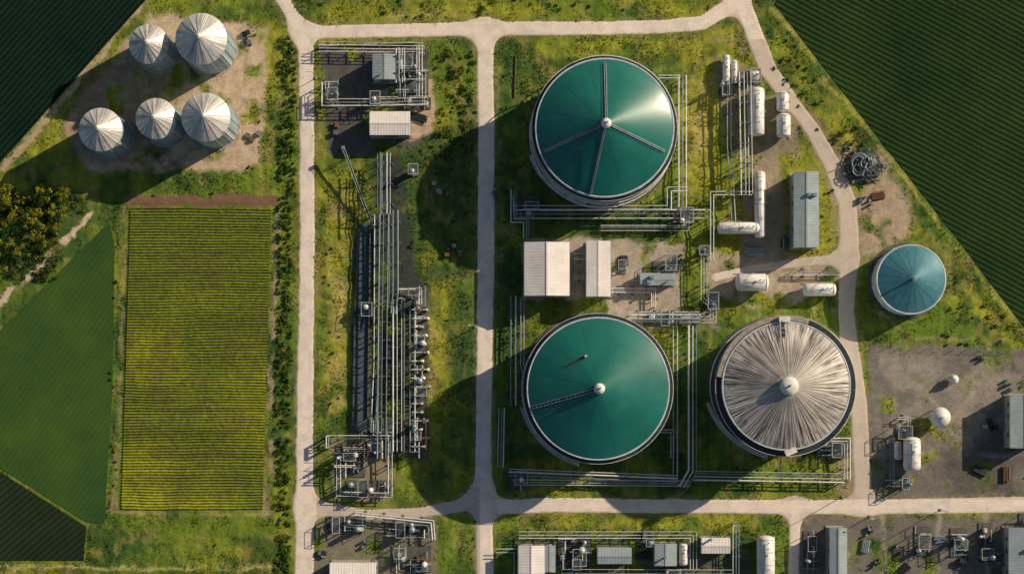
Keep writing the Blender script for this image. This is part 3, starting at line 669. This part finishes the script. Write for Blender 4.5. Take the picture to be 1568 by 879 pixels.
rack([(1076,380),(1076,458),(1090,470),(1090,490),(1040,490)],3,.65,2.2,.14,4,seed=10)
rack([(962,486),(1070,486)],4,.7,2.2,.14,4,tier=True,seed=11)
rack([(1033,500),(1033,735)],2,.8,2.0,.14,4,seed=12)
rack([(1058,500),(1058,720),(1044,745)],3,.85,2.8,.16,4,seed=13)
rack([(780,722),(1035,732)],3,.7,2.3,.15,4,seed=14)
rack([(786,738),(1055,740)],3,.6,1.1,.13,4,seed=15)
rack([(1062,727),(1290,731)],4,.7,1.9,.14,4,seed=16)
rack([(1294,733),(1294,675),(1270,675)],3,.6,2.2,.13,3,seed=17)
rack([(786,455),(786,620)],2,1.1,1.8,.13,4,seed=18)
rack([(800,460),(800,560),(806,580)],2,.7,2.4,.11,4,seed=19)
rack([(768,625),(766,715)],3,.6,.8,.12,3,seed=20)
rack([(1210,418),(1285,418)],3,.5,1.4,.1,4,seed=21)
rack([(1010,660),(1028,660),(1028,700)],2,.6,1.6,.12,3,seed=22)
rack([(878,395),(896,395)],2,1.2,3.0,.15,3,seed=24); rack([(878,425),(896,425)],3,.5,2.4,.1,3,seed=25)
rack([(936,445),(1000,445),(1000,470)],3,.5,1.2,.1,3,seed=26)
wm=('pipe','white','pipe2','pipe2','frame')
rack([(590,238),(590,330)],4,.95,3.4,.15,4,tier=True,seed=30,mats=wm)
rack([(603,325),(603,450),(600,480)],3,1.0,3.0,.15,4,seed=29,mats=wm)
rack([(578,330),(577,560),(572,660)],2,1.3,2.6,.18,4,seed=31)
rack([(590,330),(588,480),(586,700)],3,1.0,3.6,.13,4,seed=32,mats=wm)
rack([(609,460),(609,690)],3,1.0,2.2,.17,4,seed=33)
rack([(628,470),(628,690)],3,1.1,2.2,.13,4,seed=34,mats=wm)
rack([(503,668),(600,668)],2,.7,2.6,.13,4,seed=35)
rack([(503,668),(503,685)],2,.5,2.6,.12,4,seed=36)
rack([(520,700),(520,755),(598,757),(598,668)],2,.8,2.0,.12,4,seed=37)
rack([(490,75),(650,77)],4,.7,2.2,.13,4,seed=38)
rack([(500,130),(500,160),(570,160),(655,158)],3,.7,2.6,.12,4,seed=39)
rack([(613,80),(613,130)],3,.7,3.2,.13,3,tier=True,seed=40); rack([(643,75),(643,150)],3,.7,2.2,.13,3,seed=41)
rack([(545,788),(660,800),(662,825)],3,.6,1.6,.12,4,seed=42)
rack([(795,818),(1060,818),(1060,870)],3,.7,2.0,.12,4,seed=43)
rack([(760,842),(790,842),(790,900)],2,.7,1.5,.12,4,seed=44)
rack([(1125,800),(1125,900)],3,.7,2.2,.12,4,seed=45)
rack([(860,875),(1120,876)],3,.7,2.2,.12,4,seed=46)
rack([(1372,640),(1390,640),(1390,668)],2,.5,1.5,.1,3,seed=47)
rack([(1365,670),(1365,740),(1385,740)],3,.5,1.2,.1,3,seed=48)
# ------------------------------------------------------------ process units
def unit(x0,y0,x1,y1,seed,n=1.0,name='process_skid',hmax=4.0):
    R_=random.Random(seed); X0,Y1=W(x0,y0);X1,Y0=W(x1,y1); w,l=X1-X0,Y1-Y0; area=w*l; mb=MB(); cx_,cy_=(X0+X1)/2,(Y0+Y1)/2
    mb.box(cx_,cy_,.06,w,l,.3,'concd')
    U_=lambda a,b:R_.uniform(a,b)
    for i in range(int(area*.16*n)):
        z=U_(.4,hmax); r=U_(.05,.14); x=U_(X0,X1);y=U_(Y0,Y1); k=R_.choice(('pipe','white','pipe','pipe2','pipe2','rust'))
        L=U_(1.5,7)
        if R_.random()<.5: a=(max(X0,x-L/2),y);b=(min(X1,x+L/2),y)
        else: a=(x,max(Y0,y-L/2));b=(x,min(Y1,y+L/2))
        pts=[(*a,.2),(*a,z),(*b,z)]
        if R_.random()<.6: pts.append((*b,.2))
        mb.pipe(pts,r,k,7,flange=R_.choice((0,1.7)))
    for i in range(int(area*.02*n)+1):
        r=U_(.3,.7);h=U_(1.6,hmax+.8);x=U_(X0+r,X1-r);y=U_(Y0+r,Y1-r);k=R_.choice(('white','pipe','pipe2','pipe2'))
        mb.lathe((x,y,.3),[(r,0),(r,h),(r*.85,h+r*.25),(r*.5,h+r*.42),(.02,h+r*.48)],k,16); mb.cyl((x,y,h+.3),(x,y,h+.9),.1,k,seg=6)
        mb.lathe((x,y,h*.6),[(r,0),(r+.07,0),(r+.07,.1),(r,.1)],k,16,smooth=False)
    for i in range(int(area*.03*n)+1):
        x=U_(X0+.5,X1-.5);y=U_(Y0+.5,Y1-.5);a=R_.choice((0,math.pi/2)); k=R_.choice(('white','pipe2','frame','dark','rust'))
        mb.box(x,y,.3,1.5,.8,.3,'concd',a); dx,dy=math.cos(a),math.sin(a)
        mb.cyl((x-dx*.6,y-dy*.6,.75),(x+dx*.15,y+dy*.15,.75),.3,k,seg=10); mb.cyl((x+dx*.3,y+dy*.3,.7),(x+dx*.5,y+dy*.5,.7),.4,k,seg=10); mb.cyl((x+dx*.4,y+dy*.4,.7),(x+dx*.4,y+dy*.4,1.6),.12,k,seg=6)
    for i in range(int(area*.025*n)):
        x=U_(X0+.5,X1-.5);y=U_(Y0+.5,Y1-.5); hh_=U_(.8,2); mb.box(x,y,hh_/2+.1,U_(.5,1.1),U_(.5,1.1),hh_,R_.choice(('white','frame','pipe2'))); 
    for i in range(int(area*.012*n)+1):
        a,b=U_(1.6,3.2),U_(1.6,4);x=U_(X0+a/2,max(X0+a/2+.1,X1-a/2));y=U_(Y0+b/2,max(Y0+b/2+.1,Y1-b/2));z=U_(2,hmax)
        for sx in(-1,1):
            for sy in(-1,1): mb.beam((x+sx*a/2,y+sy*b/2,0),(x+sx*a/2,y+sy*b/2,z+1),.12,.12,'frame')
            mb.beam((x+sx*a/2,y-b/2,z),(x+sx*a/2,y+b/2,z),.14,.18,'frame'); mb.beam((x-a/2,y+sx*b/2,z),(x+a/2,y+sx*b/2,z),.14,.18,'frame')
            mb.beam((x+sx*a/2,y-b/2,z+1),(x+sx*a/2,y+b/2,z+1),.07,.07,'white'); mb.beam((x-a/2,y+sx*b/2,z+1),(x+a/2,y+sx*b/2,z+1),.07,.07,'white')
        for j in range(int(b/.3)): mb.beam((x-a/2,y-b/2+.15+j*.3,z+.05),(x+a/2,y-b/2+.15+j*.3,z+.05),.1,.04,'frame')
    mb.build(name,(cx_,cy_,0))
for i,a in enumerate([(608,76,656,150),(498,122,520,165),(548,150,610,164),(612,440,656,475),(636,475,652,540),(636,560,650,620),(628,640,655,700),(515,680,560,730),(530,735,598,760),(555,465,572,485),(565,640,600,665),(500,790,560,815),(590,795,665,822),(600,835,660,875),(985,478,1060,500),(855,820,905,870),(1010,870,1060,890),(1100,130,1116,150),(1195,365,1222,380),(1000,400,1040,416),(1355,730,1395,748),(1250,675,1300,700),(975,812,1000,835),(1370,655,1395,672),(626,260,640,270),(1068,380,1085,392),(1080,455,1098,475),(785,300,825,335),(1030,318,1060,345),(1130,110,1165,130),(1560,785,1600,800),(945,395,958,420),(780,720,812,750),(620,150,660,168),(560,675,600,700),(1400,805,1425,850),(1455,808,1480,850),(1498,800,1520,860),(1230,812,1250,870)]):
    unit(*a,seed=100+i,n=1.5,hmax=4.2 if i in(0,3,6,7) else 3)
mb=MB(); R_=random.Random(5)
for i in range(17):
    py=475+i*13; x,y=W(632,py); L=R_.uniform(2,4); z=R_.uniform(1.2,3)
    mb.pipe([(x,y,.3),(x,y,z),(x+L,y,z),(x+L,y,.2)],.12,R_.choice(('white','pipe')),8,flange=1.2); mb.cyl((x+L*.7,y,z+.1),(x+L*.7,y,z+.8),.06,'dark',seg=6); mb.cyl((x+L*.7,y,z+.8),(x+L*.7,y,z+.86),.25,'rust',seg=12)
    mb.lathe((x+L,y,0),[(.4,0),(.4,1.3),(.28,1.6),(.02,1.7)],R_.choice(('white','pipe2')),14)
mb.build('valve_manifold',(*W(632,580),0))
# inclined conveyor
mb=MB(); a=W(528,230);b=W(572,350); p0=(*a,3.6);p1=(*b,1.0); truss(mb,p0,p1,.5,'pipe2','white',.5)
for t in(.1,.4,.7): 
    c=[p0[i]+(p1[i]-p0[i])*t for i in range(3)]; mb.beam((c[0]-.4,c[1],0),(c[0]-.4,c[1],c[2]),.14,.14,'frame');mb.beam((c[0]+.4,c[1],0),(c[0]+.4,c[1],c[2]),.14,.14,'frame')
mb.box(p0[0],p0[1],3.9,.7,.7,.7,'pipe2'); mb.build('inclined_conveyor',(*a,0))
# scrap pile
mb=MB(); cx_,cy_=W(1321,256); R_=random.Random(9)
prof=[(4.2,0),(3.6,.8),(2.2,1.6),(.02,1.9)]; mb.lathe((cx_,cy_,0),prof,'dark',14,smooth=False)
for i in range(150):
    rr=4.4*math.sqrt(R_.random()); a=R_.uniform(0,6.28); x=cx_+rr*math.cos(a)*1.1;y=cy_+rr*math.sin(a)*.85; z=.2+2*(1-rr/4.8)+R_.uniform(0,.5)
    d=R_.uniform(0,3.14);L=R_.uniform(.3,1.7); dz=R_.uniform(-.5,.5)
    mb.beam((x-math.cos(d)*L,y-math.sin(d)*L,max(.05,z-dz)),(x+math.cos(d)*L,y+math.sin(d)*L,max(.05,z+dz)),R_.uniform(.06,.25),R_.uniform(.05,.15),R_.choice(('pipe2','frame','dark','rust','dark','frame')))
for i in range(6):
    rr=R_.uniform(.8,2.2); ox,oy=R_.uniform(-1.5,1.5),R_.uniform(-1.2,1.2)
    mb.lathe((cx_+ox,cy_+oy,1.2+i*.2),[(rr,0),(rr+.12,.1),(rr,.2),(rr-.12,.1),(rr,0)],'pipe2',20)
mb.build('scrap_metal_pile',(cx_,cy_,0))
def stack(px,py,kind,seed,rot=0):
    R_=random.Random(seed); x,y=W(px,py); mb=MB(); ca,sa=math.cos(rot),math.sin(rot)
    def T_(u,v): return x+u*ca-v*sa,y+u*sa+v*ca
    if kind=='pipe':
        L=R_.uniform(1,2); k=R_.choice(('pipe2','rust','dark'))
        for lv in range(2):
            for j in range(5-lv):
                o=(j-(4-lv)/2)*.4; a=T_(-L+R_.uniform(-.4,.2),o);b=T_(L,o); mb.cyl((*a,.2+lv*.33),(*b,.2+lv*.33),.16,k,seg=8)
        for t in(-.6,.6): a=T_(L*t,-1.1);b=T_(L*t,1.1); mb.beam((*a,.04),(*b,.04),.15,.12,'rust')
        nm='pipe_stack'
    elif kind=='pallet':
        for j in range(R_.randint(2,5)):
            u,v=R_.uniform(-2,2),R_.uniform(-1.4,1.4);a=T_(u,v);h=R_.uniform(.3,1.2); mb.box(*a,.08,1.25,1.05,.14,'rust',rot); mb.box(*a,.16+h/2,1.0,.85,h,R_.choice(('conc','dark','pipe2','rust','frame','dark')),rot)
        nm='pallet_stack'
    else:
        for j in range(R_.randint(3,7)):
            a=T_(R_.uniform(-1.4,1.4),R_.uniform(-1.1,1.1)); k=R_.choice(('rust','dark','pipe2','door')); mb.lathe((*a,0),[(.3,0),(.3,.3),(.33,.32),(.3,.34),(.3,.6),(.33,.62),(.3,.64),(.3,.9),(.27,.88),(.02,.88)],k,14)
        nm='storage_drums'
    mb.build(nm,(x,y,0))
R_=random.Random(77); kinds=('pallet','drum','drum','pallet','pipe')
spots=[(1330,815),(1345,860),(1375,840),(1385,870),(1440,825),(1475,865),(1530,855),(1325,835),
 (1500,545),(1520,650),(1540,725),(1545,590),(1500,720),(955,400),(1040,395),(1155,385),(1345,300),(385,58),(390,205),(515,200),(640,180),(555,835),(500,840),(675,290),(697,384),(762,291),(870,850),(985,850),(1280,700),(1325,310)]
for i,(a,b) in enumerate(spots): stack(a,b,kinds[R_.randrange(5)],i,R_.choice((0,1.57,.2,1.4,R_.uniform(0,3))))
def wallrow(pts,name='retaining_wall',h=1.0,k='conc'):
    mb=MB(); P=[W(*p) for p in pts]
    for i,(a,b) in enumerate(zip(P[:-1],P[1:])): mb.beam((*a,h/2+i*.004),(*b,h/2+i*.004),.25,h,k)
    mb.build(name,(*P[0],0))
wallrow([(548,348),(538,660)],h=.5,k='concd'); wallrow([(567,350),(563,640)],h=.5,k='concd')
wallrow([(490,72),(640,66)],h=.8); wallrow([(790,85),(788,150)],h=.3,k='rust')
def fence(pts):
    mb=MB(); P=[W(*p) for p in pts]
    for a,b in zip(P[:-1],P[1:]):
        l=math.hypot(b[0]-a[0],b[1]-a[1]); n=max(1,int(l/3))
        for i in range(n+1): x=a[0]+(b[0]-a[0])*i/n;y=a[1]+(b[1]-a[1])*i/n; mb.box(x,y,.6,.08,.08,1.2,'bark')
        for z in(.5,.9,1.1): mb.beam((*a,z),(*b,z),.02,.02,'frame')
    mb.build('wire_fence',(*P[0],0))
fence([(1186,18),(1325,192),(1462,372),(1568,512)]); fence([(1338,532),(1540,538)])
def lamp(px,py,h=8):
    x,y=W(px,py); mb=MB(); mb.cyl((x,y,0),(x,y,h),.09,'pipe2',.06,8); mb.pipe([(x,y,h),(x-.9,y,h+.2)],.05,'pipe2',6); mb.box(x-1.1,y,h+.2,.6,.25,.12,'pipe'); mb.box(x,y,.1,.6,.6,.3,'conc'); mb.build('street_lamp',(x,y,0))
for p in [(1125,800),(1332,790),(484,120),(728,500),(1290,760),(1440,780)]: lamp(*p)
# ------------------------------------------------------------ light, sky, camera
el=math.radians(24.5); az=(.87,.49)
sv=np.array((az[0]*math.cos(el),az[1]*math.cos(el),math.sin(el))); sv/=np.linalg.norm(sv)
from mathutils import Vector
L=bpy.data.lights.new('sun','SUN'); L.energy=5; L.angle=math.radians(.5); L.color=(1,.85,.64)
lo=bpy.data.objects.new('sun',L); lo.rotation_euler=Vector(sv).to_track_quat('Z','Y').to_euler(); lo.location=(80,50,60); scene.collection.objects.link(lo)
w=bpy.data.worlds.new('World'); scene.world=w; w.use_nodes=True; nt=w.node_tree
sky=nt.nodes.new('ShaderNodeTexSky'); sky.sky_type='NISHITA'; sky.sun_disc=False; sky.sun_elevation=el; sky.sun_rotation=math.atan2(sv[0],sv[1])
nt.links.new(sky.outputs[0],nt.nodes['Background'].inputs[0]); nt.nodes['Background'].inputs[1].default_value=.06
cam=bpy.data.cameras.new('camera'); cam.sensor_width=36; cam.lens=36*H/(1568*S); cam.shift_y=(NY-439.5)/1568; cam.clip_end=9000; cam.clip_start=1
co=bpy.data.objects.new('camera',cam); co.location=(0,(439-NY)*S,H); scene.collection.objects.link(co); scene.camera=co
scene.view_settings.view_transform='Standard'; scene.view_settings.look='None'; scene.view_settings.exposure=0
